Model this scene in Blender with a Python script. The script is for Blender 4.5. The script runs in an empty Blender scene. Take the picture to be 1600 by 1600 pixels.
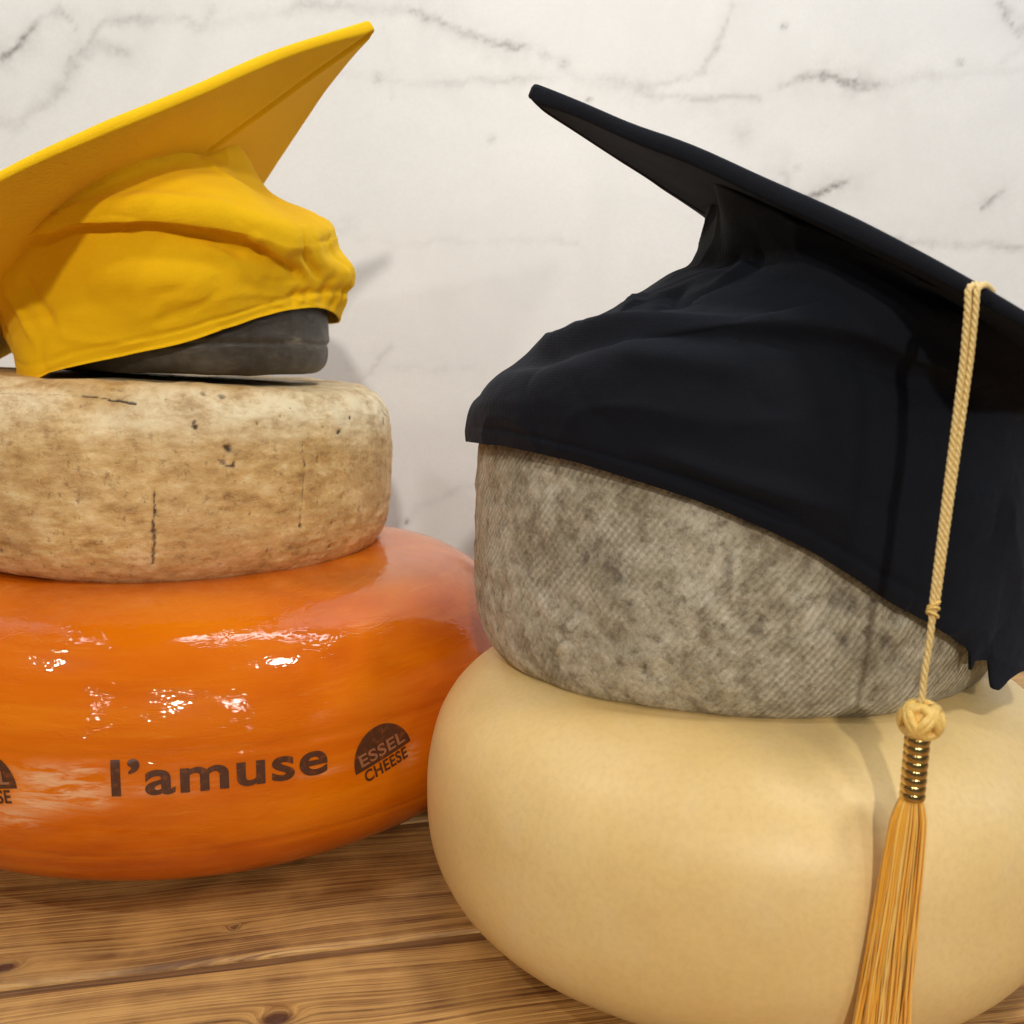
import bpy, bmesh, math, random
import numpy as np
from mathutils import Vector, Matrix

random.seed(4)
scene = bpy.context.scene
COL = scene.collection
PI = math.pi

# ------------------------------------------------------------------ camera
FPX, PITCH, ROLL, CAMH = 1632.66, 0.1491, 0.0079, 0.3047
cam_data = bpy.data.cameras.new("camera")
cam = bpy.data.objects.new("camera", cam_data)
COL.objects.link(cam)
cam_data.sensor_width = 36.0
cam_data.lens = 36.0 * FPX / 1600.0
cam_data.clip_start = 0.01
cam_data.clip_end = 60.0
cam.matrix_world = Matrix.Translation((0, 0, CAMH)) @ Matrix.Rotation(PI / 2 - PITCH, 4, 'X') @ Matrix.Rotation(ROLL, 4, 'Z')
cam_data.dof.use_dof = True
cam_data.dof.focus_distance = 0.55
cam_data.dof.aperture_fstop = 16
scene.camera = cam

# ------------------------------------------------------------------ world, lamps, exposure
world = bpy.data.worlds.new("World")
scene.world = world
world.use_nodes = True
bg = world.node_tree.nodes["Background"]
bg.inputs[0].default_value = (1.0, 0.95, 0.88, 1)
bg.inputs[1].default_value = 0.09


def lamp(name, loc, target, size, power, col, shape='DISK', size_y=None, spread=180):
    d = bpy.data.lights.new(name, 'AREA')
    d.shape = shape
    d.size = size
    if size_y:
        d.size_y = size_y
    d.energy = power
    d.color = col
    d.spread = math.radians(spread)
    o = bpy.data.objects.new(name, d)
    COL.objects.link(o)
    o.location = loc
    o.rotation_euler = (Vector(target) - Vector(loc)).to_track_quat('-Z', 'Y').to_euler()
    return o


WARM = (1.0, 0.90, 0.76)
NEUT = (1.0, 0.945, 0.87)
COOL = (0.72, 0.84, 1.0)
lamp("ceiling_lamp", (-1.12, 0.03, 1.6), (-0.2, 0.7, 0.1), 0.085, 6.0, NEUT)
lamp("ceiling_lamp", (0.62, 0.02, 1.7), (0.1, 0.7, 0.2), 0.22, 8.0, NEUT)
lamp("shop_lamp", (-1.35, -2.78, 1.6), (-0.2, 0.6, 0.2), 0.18, 11.0, WARM)
lamp("shop_lamp", (0.24, -3.05, 1.6), (0.0, 0.6, 0.2), 0.15, 52.0, WARM)
lamp("shop_lamp", (1.36, -2.72, 1.6), (0.0, 0.6, 0.2), 0.30, 12.0, WARM)
lamp("wall_fill", (-0.15, 0.80, 1.75), (-0.15, 1.12, 0.55), 1.7, 8.5, (0.97, 0.98, 1.0), 'RECTANGLE', 0.12)  # added strip light that brightens the wall and thins the shadows on it
lamp("window_light", (1.9, 0.25, 1.2), (0.6, 1.05, 0.7), 0.8, 6.0, COOL, 'RECTANGLE', 1.0)

scene.view_settings.view_transform = 'Standard'
scene.view_settings.look = 'None'
scene.view_settings.exposure = 0.12
scene.view_settings.gamma = 1.0

# ------------------------------------------------------------------ helpers
ROTC = np.array((Matrix.Rotation(PI / 2 - PITCH, 3, 'X') @ Matrix.Rotation(ROLL, 3, 'Z')))


def ray(px, py):
    d = ROTC @ np.array([px - 800.0, -(py - 800.0), -FPX])
    return d / np.linalg.norm(d)


def at_y(px, py, y):
    d = ray(px, py)
    return np.array([0, 0, CAMH]) + d * (y / d[1])


def at_z(px, py, z=0.0):
    d = ray(px, py)
    return np.array([0, 0, CAMH]) + d * ((z - CAMH) / d[2])


def on_plane(px, py, c, n):
    d = ray(px, py)
    o = np.array([0, 0, CAMH])
    return o + d * (np.dot(c - o, n) / np.dot(d, n))


def vnoise(P, seed=0):
    P = np.asarray(P, float)
    i = np.floor(P).astype(np.int64)
    f = P - i
    f = f * f * (3 - 2 * f)
    out = np.zeros(len(P))
    for dx in (0, 1):
        for dy in (0, 1):
            for dz in (0, 1):
                h = ((i[:, 0] + dx) * 374761393 + (i[:, 1] + dy) * 668265263 + (i[:, 2] + dz) * 2147483647 + seed * 974711) & 0xFFFFFFFF
                h = ((h ^ (h >> 13)) * 1274126177) & 0xFFFFFFFF
                h = (h ^ (h >> 16)) / 4294967295.0
                w = (f[:, 0] if dx else 1 - f[:, 0]) * (f[:, 1] if dy else 1 - f[:, 1]) * (f[:, 2] if dz else 1 - f[:, 2])
                out += w * h
    return out * 2 - 1


def fbm(P, seed=0, octv=3):
    s, a, o = 1.0, 1.0, 0
    for k in range(octv):
        o = o + a * vnoise(P * s, seed + k)
        s *= 2.03
        a *= 0.5
    return o


def props(o, label=None, cat=None, group=None, kind=None):
    for k, v in (("label", label), ("category", cat), ("group", group), ("kind", kind)):
        if v:
            o[k] = v
    return o


def mesh_obj(name, verts, faces, mat, parent=None, smooth=True, attrs=None):
    me = bpy.data.meshes.new(name)
    me.from_pydata([tuple(v) for v in verts] if not isinstance(verts, np.ndarray) else verts.tolist(), [], faces)
    me.update()
    if smooth:
        me.polygons.foreach_set("use_smooth", [True] * len(me.polygons))
    if attrs:
        for k, v in attrs.items():
            a = me.attributes.new(k, 'FLOAT', 'POINT')
            a.data.foreach_set("value", np.asarray(v, np.float32))
    if mat:
        me.materials.append(mat)
    o = bpy.data.objects.new(name, me)
    COL.objects.link(o)
    if parent:
        o.parent = parent
    return o


def grid_faces(rows, cols, close=True, flip=False):
    f = []
    for j in range(rows - 1):
        for i in range(cols if close else cols - 1):
            a, b = j * cols + i, j * cols + (i + 1) % cols
            c, d = b + cols, a + cols
            f.append((a, d, c, b) if flip else (a, b, c, d))
    return f


# ------------------------------------------------------------------ material helpers
class Mat:
    def __init__(s, name):
        s.m = bpy.data.materials.new(name)
        s.m.use_nodes = True
        s.t = s.m.node_tree
        s.n = s.t.nodes
        s.b = s.n["Principled BSDF"]
        s.tc = s.n.new("ShaderNodeTexCoord")
        s.obj = s.tc.outputs["Object"]

    def link(s, a, b):
        s.t.links.new(a, b)
        return s

    def set(s, **k):
        for q, v in k.items():
            s.b.inputs[q.replace("_", " ")].default_value = v
        return s

    def put(s, node_in, v):
        if isinstance(v, bpy.types.NodeSocket):
            s.link(v, node_in)
        elif v is not None:
            node_in.default_value = v

    def mapping(s, vec, scale=(1, 1, 1), rot=(0, 0, 0), loc=(0, 0, 0)):
        n = s.n.new("ShaderNodeMapping")
        s.link(vec, n.inputs[0])
        n.inputs["Scale"].default_value = scale
        n.inputs["Rotation"].default_value = rot
        n.inputs["Location"].default_value = loc
        return n.outputs[0]

    def noise(s, vec, scale, detail=4, rough=0.55, dist=0.0):
        n = s.n.new("ShaderNodeTexNoise")
        s.link(vec, n.inputs["Vector"])
        n.inputs["Scale"].default_value = scale
        n.inputs["Detail"].default_value = detail
        n.inputs["Roughness"].default_value = rough
        n.inputs["Distortion"].default_value = dist
        return n.outputs["Fac"]

    def voro(s, vec, scale, feature='F1'):
        n = s.n.new("ShaderNodeTexVoronoi")
        n.feature = feature
        s.link(vec, n.inputs["Vector"])
        n.inputs["Scale"].default_value = scale
        return n.outputs["Distance"]

    def wave(s, vec, scale, dist=0, dscale=1, detail=2, axis='X'):
        n = s.n.new("ShaderNodeTexWave")
        n.bands_direction = axis
        s.link(vec, n.inputs["Vector"])
        n.inputs["Scale"].default_value = scale
        n.inputs["Distortion"].default_value = dist
        n.inputs["Detail"].default_value = detail
        n.inputs["Detail Scale"].default_value = dscale
        return n.outputs["Fac"]

    def ramp(s, fac, stops, interp='LINEAR'):
        n = s.n.new("ShaderNodeValToRGB")
        n.color_ramp.interpolation = interp
        e = n.color_ramp.elements
        while len(e) < len(stops):
            e.new(0.5)
        for q, (p, c) in zip(e, stops):
            q.position = p
            q.color = (c, c, c, 1) if isinstance(c, (int, float)) else (*c, 1)
        s.link(fac, n.inputs[0])
        return n.outputs[0]

    def mix(s, fac, a, b, mode='MIX'):
        n = s.n.new("ShaderNodeMix")
        n.data_type = 'RGBA'
        n.blend_type = mode
        s.put(n.inputs[0], fac)
        for sock, v in ((n.inputs[6], a), (n.inputs[7], b)):
            s.put(sock, (*v, 1) if isinstance(v, tuple) and len(v) == 3 else v)
        return n.outputs[2]

    def math(s, op, a, b=0.0, c=None):
        n = s.n.new("ShaderNodeMath")
        n.operation = op
        s.put(n.inputs[0], a)
        s.put(n.inputs[1], b)
        if c is not None:
            s.put(n.inputs[2], c)
        return n.outputs[0]

    def attr(s, name):
        n = s.n.new("ShaderNodeAttribute")
        n.attribute_name = name
        return n.outputs["Fac"]

    def bump(s, h, strength=0.3, dist=0.001, prev=None):
        n = s.n.new("ShaderNodeBump")
        s.link(h, n.inputs["Height"])
        n.inputs["Strength"].default_value = strength
        n.inputs["Distance"].default_value = dist
        if prev is not None:
            s.link(prev, n.inputs["Normal"])
        return n.outputs[0]

    def color(s, c):
        s.put(s.b.inputs["Base Color"], (*c, 1) if isinstance(c, tuple) else c)
        return s

    def normal(s, v):
        s.link(v, s.b.inputs["Normal"])
        return s


def cyl_coords(M):
    """(angle * radius, height, radius) of the object's own coordinates"""
    sep = M.n.new("ShaderNodeSeparateXYZ")
    M.link(M.obj, sep.inputs[0])
    ang = M.math('ARCTAN2', sep.outputs[0], M.math('MULTIPLY', sep.outputs[1], -1.0))
    rad = M.math('SQRT', M.math('ADD', M.math('MULTIPLY', sep.outputs[0], sep.outputs[0]), M.math('MULTIPLY', sep.outputs[1], sep.outputs[1])))
    cmb = M.n.new("ShaderNodeCombineXYZ")
    M.link(M.math('MULTIPLY', ang, 0.15), cmb.inputs[0])
    M.link(sep.outputs[2], cmb.inputs[1])
    M.link(rad, cmb.inputs[2])
    return cmb.outputs[0]


# ------------------------------------------------------------------ wall (marble-look panel)
WALL_Y = 1.12
V = [  # strength, width (m), polyline in plan of the photograph, turned into wall coordinates
    (0.85, .0016, [(0, 84), (20, 75), (48, 52), (62, 38)]),
    (0.45, .0020, [(62, 38), (80, 20), (92, 12), (106, 36), (112, 44)]),
    (0.30, .007, [(0, 190), (40, 186), (75, 168), (95, 145), (108, 110), (118, 85), (145, 72), (195, 86)]),
    (0.35, .0035, [(110, 90), (165, 38), (230, 28), (290, 25), (312, 42), (330, 10)]),
    (0.28, .005, [(290, 38), (310, 40), (420, 20), (500, 8), (560, 8), (640, 18), (700, 38)]),
    (0.50, .0030, [(640, 18), (700, 36), (760, 60), (822, 78)]),
    (0.42, .0050, [(850, 86), (870, 105), (900, 125), (950, 128), (1020, 135)]),
    (0.45, .0022, [(1000, 135), (1050, 128), (1095, 112), (1106, 92), (1118, 66), (1135, 30), (1146, 0)]),
    (0.40, .0022, [(960, 125), (1020, 148), (1060, 152), (1120, 155), (1180, 152)]),
    (0.62, .0018, [(1215, 133), (1250, 122), (1290, 118), (1310, 128), (1380, 133)]),
    (0.30, .0060, [(1340, 128), (1400, 126), (1500, 108), (1540, 104), (1600, 112)]),
    (0.22, .0040, [(520, 122), (620, 122), (700, 128), (800, 125), (870, 132)]),
    (0.75, .0018, [(1255, 305), (1280, 302), (1300, 293), (1322, 288)]),
    (0.35, .0018, [(1225, 268), (1240, 290), (1258, 304)]),
    (0.75, .0028, [(1560, 0), (1576, 18), (1568, 30), (1588, 48), (1600, 30)]),
    (0.30, .0025, [(1600, 30), (1590, 80), (1560, 100)]),
    (0.30, .0020, [(1150, 378), (1250, 380), (1400, 382), (1600, 386)]),
    (0.16, .0020, [(604, 0), (610, 60), (614, 150)]),
    (0.20, .0035, [(610, 830), (660, 790), (690, 768), (740, 757)]),
    (0.45, .0018, [(1538, 322), (1552, 306), (1568, 292)]),
    (0.30, .0020, [(610, 540), (560, 600), (520, 640)]),
    (0.12, .0030, [(540, 575), (640, 574), (740, 572)]),
    (0.10, .0030, [(500, 345), (560, 372), (620, 380), (900, 378)]),
    (0.22, .0050, [(-300, 150), (-120, 70), (0, 95)]),
    (0.35, .0030, [(-400, 330), (-250, 300), (-60, 340), (40, 380)]),
    (0.30, .0040, [(1600, 386), (1800, 390), (2000, 300)]),
]
DOTS = [(1327, 350, 1.0, .0016), (1225, 41, .8, .003), (881, 100, .4, .006), (1160, 210, .2, .012), (768, 218, .35, .004),
        (636, 815, .9, .0016), (590, 122, .4, .006), (1246, 262, .4, .003), (920, 156, .8, .0014), (545, 350, .1, .01), (1500, 98, .5, .004)]


def build_wall():
    x0, x1, z0, z1, st = -0.95, 1.0, -0.12, 1.15, 0.004
    xs, zs = np.arange(x0, x1, st), np.arange(z0, z1, st)
    X, Z = np.meshgrid(xs, zs)
    P = np.stack([X.ravel(), Z.ravel()], 1)
    W = np.c_[P * 9, np.zeros(len(P))]
    Pw = P + 0.004 * np.stack([fbm(W * 3, 3), fbm(W * 3, 9)], 1) + 0.0025 * np.stack([fbm(W * 12, 31), fbm(W * 12, 39)], 1)
    fine = np.zeros(len(P))
    soft = np.zeros(len(P))
    for s, w, pl in V:
        q = np.array([at_y(a, b, WALL_Y)[[0, 2]] for a, b in pl])
        d = np.full(len(P), 9.0)
        for a, b in zip(q[:-1], q[1:]):
            ab = b - a
            t = np.clip(((Pw - a) @ ab) / (ab @ ab), 0, 1)
            d = np.minimum(d, np.linalg.norm(Pw - a - t[:, None] * ab, axis=1))
        mod = np.clip(0.72 + 0.65 * fbm(W * 1.7, 17), 0.30, 1.4)
        fine = np.maximum(fine, .92 * s * mod * np.exp(-(d / max(w, .0028)) ** 2))
        soft = np.maximum(soft, s * 0.62 * mod * np.exp(-(d / (w * 3 + .009))))
    for a, b, s, w in DOTS:
        q = at_y(a, b, WALL_Y)[[0, 2]]
        fine = np.maximum(fine, s * np.exp(-(np.linalg.norm(P - q, axis=1) / max(w, .0028)) ** 2))
    V3 = np.stack([P[:, 0], np.full(len(P), WALL_Y), P[:, 1]], 1)
    M = Mat("marble_panel")
    m1 = M.noise(M.obj, 220, 3, .7)
    m2 = M.noise(M.obj, 9, 5, .6, .6)
    f = M.math('MULTIPLY', M.attr("vein"), M.ramp(m1, [(.30, .35), (.62, 1.15)]))
    sft = M.math('MULTIPLY', M.attr("cloud"), M.ramp(M.noise(M.obj, 60, 4, .7), [(.3, .2), (.7, 1.2)]))
    base = M.mix(M.ramp(m2, [(.35, 0.0), (.7, 1.0)]), (.785, .82, .855), (.725, .76, .795))
    base = M.mix(M.ramp(M.noise(M.obj, 420, 2, .6), [(.35, 0.0), (.7, .35)]), base, (.70, .695, .68))
    base = M.mix(sft, base, (.36, .35, .35))
    base = M.mix(f, base, (.11, .105, .11))
    M.color(base)
    M.set(Roughness=0.38)
    M.normal(M.bump(M.noise(M.obj, 90, 3), .06, .001))
    nc = len(xs)
    fcs = []
    for j in range(len(zs) - 1):
        for i in range(nc - 1):
            a = j * nc + i
            fcs.append((a, a + 1, a + nc + 1, a + nc))
    o = mesh_obj("wall", V3, fcs, M.m, attrs={"vein": np.clip(fine, 0, 1), "cloud": np.clip(soft, 0, 1)})
    props(o, kind="structure", label="pale marble wall panel with grey veins behind the cheeses")
    # plain continuation of the wall outside the veined panel
    for (a, b, c, d) in ((-2.6, -.95, -.12, 2.0), (.996, 2.6, -.12, 2.0), (-.95, .996, 1.148, 2.0)):
        vv = [(a, WALL_Y + .001, c), (b, WALL_Y + .001, c), (b, WALL_Y + .001, d), (a, WALL_Y + .001, d)]
        w = mesh_obj("wall", vv, [(0, 1, 2, 3)], M.m)
        props(w, kind="structure", label="pale marble wall continuing beyond the veined panel")


build_wall()


# ------------------------------------------------------------------ table of planks
def wood_material(name, light, mid, dark):
    M = Mat(name)
    oi = M.n.new("ShaderNodeObjectInfo")
    off = M.n.new("ShaderNodeVectorMath")
    off.operation = 'MULTIPLY_ADD'
    cmb = M.n.new("ShaderNodeCombineXYZ")
    for k in range(3):
        M.link(oi.outputs["Random"], cmb.inputs[k])
    M.link(cmb.outputs[0], off.inputs[0])
    off.inputs[1].default_value = (7, 5, 3)
    M.link(M.obj, off.inputs[2])
    v = off.outputs[0]
    # knots bend the grain lines around them
    bend = None
    kd = M.attr("knot")
    sep = M.n.new("ShaderNodeSeparateXYZ")
    M.link(v, sep.inputs[0])
    sway = M.math('MULTIPLY', M.math('SUBTRACT', M.noise(M.mapping(v, (2.2, 5, 5)), 1.0, 3), 0.5), 0.045)
    y2 = M.math('ADD', M.math('ADD', sep.outputs[1], sway), M.math('MULTIPLY', kd, 0.018))
    c2 = M.n.new("ShaderNodeCombineXYZ")
    M.link(sep.outputs[0], c2.inputs[0])
    M.link(y2, c2.inputs[1])
    M.link(sep.outputs[2], c2.inputs[2])
    g = c2.outputs[0]
    rings = M.noise(M.mapping(g, (2.0, 430, 60)), 1.0, 3, .65)
    fine = M.noise(M.mapping(g, (12, 1000, 200)), 1.0, 3, .7)
    broad = M.noise(M.mapping(g, (3.5, 22, 10)), 1.0, 4, .6)
    wide = M.noise(M.mapping(g, (1.2, 150, 40)), 1.0, 2, .5)
    rings = M.math('ADD', M.math('MULTIPLY', rings, .62), M.math('MULTIPLY', wide, .38))
    col = M.ramp(rings, [(.38, dark), (.46, mid), (.54, light), (.66, mid)])
    col = M.mix(M.ramp(fine, [(.34, .75), (.50, 0.0)]), col, dark)
    col = M.mix(M.ramp(broad, [(.35, .55), (.62, 0.0)]), col, tuple(c * .62 for c in mid))
    col = M.mix(M.math('MULTIPLY', M.ramp(M.noise(v, 26, 4), [(.4, 0.0), (.7, .5)]), 1.0), col, tuple(min(1, c * 1.15) for c in light))
    col = M.mix(M.ramp(kd, [(.35, 0.0), (.75, .95)]), col, (.07, .022, .012))
    M.color(col)
    M.link(M.ramp(rings, [(.3, .55), (.7, .38)]), M.b.inputs["Roughness"])
    h = M.math('ADD', rings, M.math('MULTIPLY', fine, .5))
    M.normal(M.bump(h, .9, .0012))
    return M.m


def build_table():
    wood = wood_material("oiled_pine", (.64, .37, .120), (.31, .148, .042), (.095, .033, .009))
    joint_shade_wood = wood_material("shaded_joint_pine", (.27, .13, .042), (.20, .09, .028), (.09, .038, .013))  # same pine in darker colours, standing in for shade in the plank joints
    a, b = at_z(0, 1540), at_z(740, 1451)
    ang = math.atan2(b[1] - a[1], b[0] - a[0])
    ca, sa = math.cos(ang), math.sin(ang)
    root = bpy.data.objects.new("wooden_table", None)
    COL.objects.link(root)
    root.location = (a[0], a[1], 0)
    root.rotation_euler = (0, 0, ang)
    props(root, "brown plank table top under the stacked cheeses", "table")

    def loc(px, py):
        p = at_z(px, py)
        dx, dy = p[0] - a[0], p[1] - a[1]
        return np.array([dx * ca + dy * sa, -dx * sa + dy * ca])
    knots = [(loc(8, 1512), .0055), (loc(432, 1592), .007), (loc(366, 1450), .0022), (loc(-300, 1500), .007)]
    GAP, W = 0.0095, 0.130
    edges = [(-2 * W - 2 * GAP - W, -2 * W - 2 * GAP), (-2 * W - GAP, -W - GAP), (-W, -GAP), (0.0, W), (W + GAP, 2 * W + GAP), (2 * W + 2 * GAP, 3 * W + 2 * GAP), (3 * W + 3 * GAP, 4 * W + 3 * GAP), (4 * W + 4 * GAP, 5 * W + 4 * GAP)]
    edges[0] = (-3 * W - 2 * GAP - .005, -2 * W - 2 * GAP)
    x0, x1 = -0.9, 1.9
    for (y0, y1) in edges:
        detail = y1 > -0.2 and y0 < 0.16
        xs = np.linspace(x0, x1, 700 if detail else 60)
        r = .0022
        prof = [(y0, -.020), (y0, -r), (y0 + r * .3, -r * .3), (y0 + r, 0)] + [(y, 0) for y in np.linspace(y0 + r, y1 - r, 42 if detail else 8)[1:-1]] + [(y1 - r, 0), (y1 - r * .3, -r * .3), (y1, -r), (y1, -.020)]
        prof = np.array(prof)
        X = np.repeat(xs, len(prof))
        Y = np.tile(prof[:, 0], len(xs))
        Z = np.tile(prof[:, 1], len(xs))
        wob = 0.0007 * vnoise(np.c_[X * 18, Y * 3, X * 0 + y0 * 9], 5)
        edge = (np.abs(Y - y0) < .004) | (np.abs(Y - y1) < .004)
        Y = Y + wob * edge
        Z = Z + 0.0004 * vnoise(np.c_[X * 7, Y * 60, X * 0], 8) * (Z > -.01)
        kn = np.zeros(len(X))
        for (k, kr) in knots:
            kn = np.maximum(kn, np.exp(-(((X - k[0]) / (kr * 1.35)) ** 2 + ((Y - k[1]) / kr) ** 2)))
        n = len(prof)
        f = grid_faces(len(xs), n, close=False, flip=True)
        mesh_obj("plank", np.c_[X, Y, Z], f, wood, root, attrs={"knot": kn})
    # the ledge (tongue) that closes the joints between the planks
    v = []
    f = []
    for q, (e0, e1) in enumerate(zip(edges[:-1], edges[1:])):
        y0, y1 = e0[1] - .0005, e1[0] + .0005
        xs = np.linspace(x0 + .002, x1 - .002, 40)
        v = [(x, y, z) for x in xs for (y, z) in ((y0, -.012), (y0, -.0028), (y1, -.0028), (y1, -.012))]
        mesh_obj("tongue", v, grid_faces(40, 4, close=False, flip=True), joint_shade_wood, root, smooth=False, attrs={"knot": [0] * len(v)})
    return root


build_table()

# floor far below so that the table does not stand over nothing
fm = Mat("stone_floor")
fm.color(fm.mix(fm.noise(fm.obj, 3), (.30, .26, .22), (.22, .19, .16)))
fl = mesh_obj("floor", [(-4, -5, -.9), (4, -5, -.9), (4, 1.2, -.9), (-4, 1.2, -.9)], [(0, 1, 2, 3)], fm.m)
props(fl, kind="structure", label="dim stone floor below the table")


# ------------------------------------------------------------------ cheese wheels
def profile(R, H, a, k, m):
    t = np.linspace(-PI / 2, PI / 2, m)
    c, s = np.cos(t), np.sin(t)
    c[0] = c[-1] = 0
    r = R - a + a * np.abs(c) ** k
    z = H / 2 * (1 + np.sign(s) * np.abs(s) ** k)
    return r, z


def wheel_obj(name, centre, z0, R, H, a, k, mat, n=360, m=90, tilt=0.0, disp=None, attr=None, rings=10, parent=None):
    r, z = profile(R, H, a, k, m)
    r = np.concatenate([np.linspace(0.002, r[0], rings)[:-1], r, np.linspace(r[-1], 0.002, rings)[1:]])
    z = np.concatenate([np.full(rings - 1, z[0]), z, np.full(rings - 1, z[-1])])
    # tangent normals of the profile
    dr, dz = np.gradient(r), np.gradient(z)
    L = np.hypot(dr, dz) + 1e-12
    nr, nz = dz / L, -dr / L
    th = np.linspace(0, 2 * PI, n, endpoint=False) + PI / 2
    ct, sn = np.cos(th), np.sin(th)
    P = np.stack([np.outer(r, ct).ravel(), np.outer(r, sn).ravel(), np.repeat(z, n)], 1)
    N = np.stack([np.outer(nr, ct).ravel(), np.outer(nr, sn).ravel(), np.repeat(nz, n)], 1)
    attrs = {}
    if disp is not None:
        d = disp(P, N, H, R)
        if isinstance(d, tuple):
            d, attrs = d
        P = P + N * d[:, None]
    f = grid_faces(len(r), n)
    rows = len(r)
    P = np.vstack([P, [[0, 0, z[0]], [0, 0, z[-1]]]])
    for kk in attrs:
        attrs[kk] = np.append(attrs[kk], [0, 0])
    ib, it = rows * n, rows * n + 1
    for i in range(n):
        j = (i + 1) % n
        f.append((ib, j, i))
        f.append((it, (rows - 1) * n + i, (rows - 1) * n + j))
    o = mesh_obj(name, P, f, mat, parent, attrs=attrs)
    o.location = (centre[0], centre[1], z0)
    o.rotation_euler = (0, tilt, 0)
    return o


CREAM = dict(c=(.1245, .5498), R=.170, H=.1462, a=.0814, k=.7735)
GREY = dict(c=(.1223, .5777), R=.1428, H=.1347, a=.0229, k=.5831)
ORNG = dict(c=(-.2212, .7411), R=.2269, H=.1657, a=.0899, k=.8197)
TAN = dict(c=(-.2623, .7769), R=.1688, H=.1231, a=.0329, k=.7079, tilt=.0444)
Z_GREY = CREAM['H'] - .003
Z_TAN = ORNG['H'] - .002


def world_to_wheel(px, py, W, z0):
    """point of the wheel's front face that the photograph shows at (px, py), as (angle, height)"""
    d = ray(px, py)
    o = np.array([-W['c'][0], -W['c'][1], CAMH - z0])
    best = None
    t = np.linspace(.2, 1.3, 4000)
    P = o + t[:, None] * d
    r, z = profile(W['R'], W['H'], W['a'], W['k'], 200)
    rr = np.hypot(P[:, 0], P[:, 1])
    rz = np.interp(P[:, 2], z, r, left=-1, right=-1)
    k = np.argmax((rr <= rz))
    return P[k]


# --- cream wheel
def disp_cream(P, N, H, R):
    return .0012 * fbm(P * 9, 2, 2) + .00018 * fbm(P * 60, 5, 2)


M = Mat("cream_wax")
c = M.ramp(M.noise(M.obj, 7, 4, .55), [(.3, (.74, .52, .205)), (.55, (.83, .62, .28)), (.75, (.86, .67, .34))])
c = M.mix(M.ramp(M.noise(M.obj, 38, 5, .65), [(.52, 0.0), (.78, .35)]), c, (.80, .64, .40))
c = M.mix(M.ramp(M.noise(M.obj, 330, 2, .6), [(.4, 0.0), (.75, .22)]), c, (.56, .38, .17))
M.color(c)
M.set(Roughness=.46, Subsurface_Weight=.18, Subsurface_Scale=.01, Coat_Weight=.12, Coat_Roughness=.35)
M.b.inputs["Subsurface Radius"].default_value = (1.0, .6, .3)
M.normal(M.bump(M.noise(M.obj, 500, 3, .6), .12, .0006, M.bump(M.noise(M.obj, 45, 4), .12, .0015)))
o = wheel_obj("cheese_wheel", CREAM['c'], 0, CREAM['R'], CREAM['H'], CREAM['a'], CREAM['k'], M.m, n=420, m=110, disp=disp_cream)
props(o, "large smooth pale cream cheese wheel standing on the planks under the grey wheel", "cheese")


# --- grey cloth-marked wheel
def disp_grey(P, N, H, R):
    th = np.arctan2(P[:, 0], -P[:, 1])
    side = np.clip(1 - np.abs(N[:, 2]) * 1.1, 0, 1)
    return .0013 * fbm(P * 22, 12, 3) + .0008 * fbm(P * 110, 15, 2) * side


M = Mat("cloth_rind")
cy = cyl_coords(M)
warp = M.n.new("ShaderNodeVectorMath")
warp.operation = 'MULTIPLY_ADD'
nz = M.n.new("ShaderNodeTexNoise")
nz.inputs["Scale"].default_value = 14
M.link(cy, nz.inputs["Vector"])
M.link(nz.outputs["Color"], warp.inputs[0])
warp.inputs[1].default_value = (.008, .008, .0)
M.link(cy, warp.inputs[2])
tw = M.wave(M.mapping(warp.outputs[0], rot=(0, 0, math.radians(40))), 100, 1.5, 2.0, 2, 'X')
tw2 = M.wave(M.mapping(warp.outputs[0], rot=(0, 0, math.radians(-50))), 95, 2.0, 2.0, 2, 'X')
blot = M.noise(M.obj, 34, 7, .74)
blot2 = M.noise(M.obj, 120, 5, .75)
spk = M.noise(M.obj, 300, 4, .75)
c = M.ramp(blot, [(.32, (.25, .215, .150)), (.45, (.40, .365, .275)), (.56, (.52, .485, .385)), (.68, (.70, .675, .58))])
c = M.mix(M.ramp(blot2, [(.34, .70), (.50, 0.0)]), c, (.15, .115, .075))
c = M.mix(M.ramp(blot2, [(.53, 0.0), (.68, .70)]), c, (.70, .65, .53))
show = M.ramp(M.noise(M.obj, 12, 3, .6), [(.42, .0), (.58, 1.0)])
c = M.mix(M.math('MULTIPLY', M.ramp(tw, [(.25, .30), (.6, 0.0)]), show), c, (.17, .135, .085))
c = M.mix(M.math('MULTIPLY', M.ramp(tw2, [(.25, .16), (.55, 0.0)]), show), c, (.17, .135, .085))
c = M.mix(M.ramp(spk, [(.28, .60), (.44, 0.0)]), c, (.09, .068, .045))
c = M.mix(M.ramp(spk, [(.60, 0.0), (.78, .35)]), c, (.70, .64, .52))
c = M.mix(M.math('MULTIPLY', M.attr("mark"), M.ramp(spk, [(.3, 1.0), (.65, .35)])), c, (.06, .042, .03))
M.color(c)
M.set(Roughness=.82)
hh = M.math('ADD', M.math('MULTIPLY', tw, .40), M.math('ADD', spk, blot2))
M.normal(M.bump(hh, .85, .0016))
GREY_MARKS = [(928, 858, .0035), (955, 880, .004), (968, 905, .003), (1138, 870, .0022), (1138, 885, .0018), (985, 945, .0025), (905, 950, .002), (1190, 968, .0028), (1180, 985, .002),
              (1330, 945, .005), (1310, 935, .004), (1395, 965, .003), (1260, 878, .0025), (1385, 1000, .003), (915, 870, .003), (1010, 1045, .003), (1320, 1000, .003)]


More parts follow.
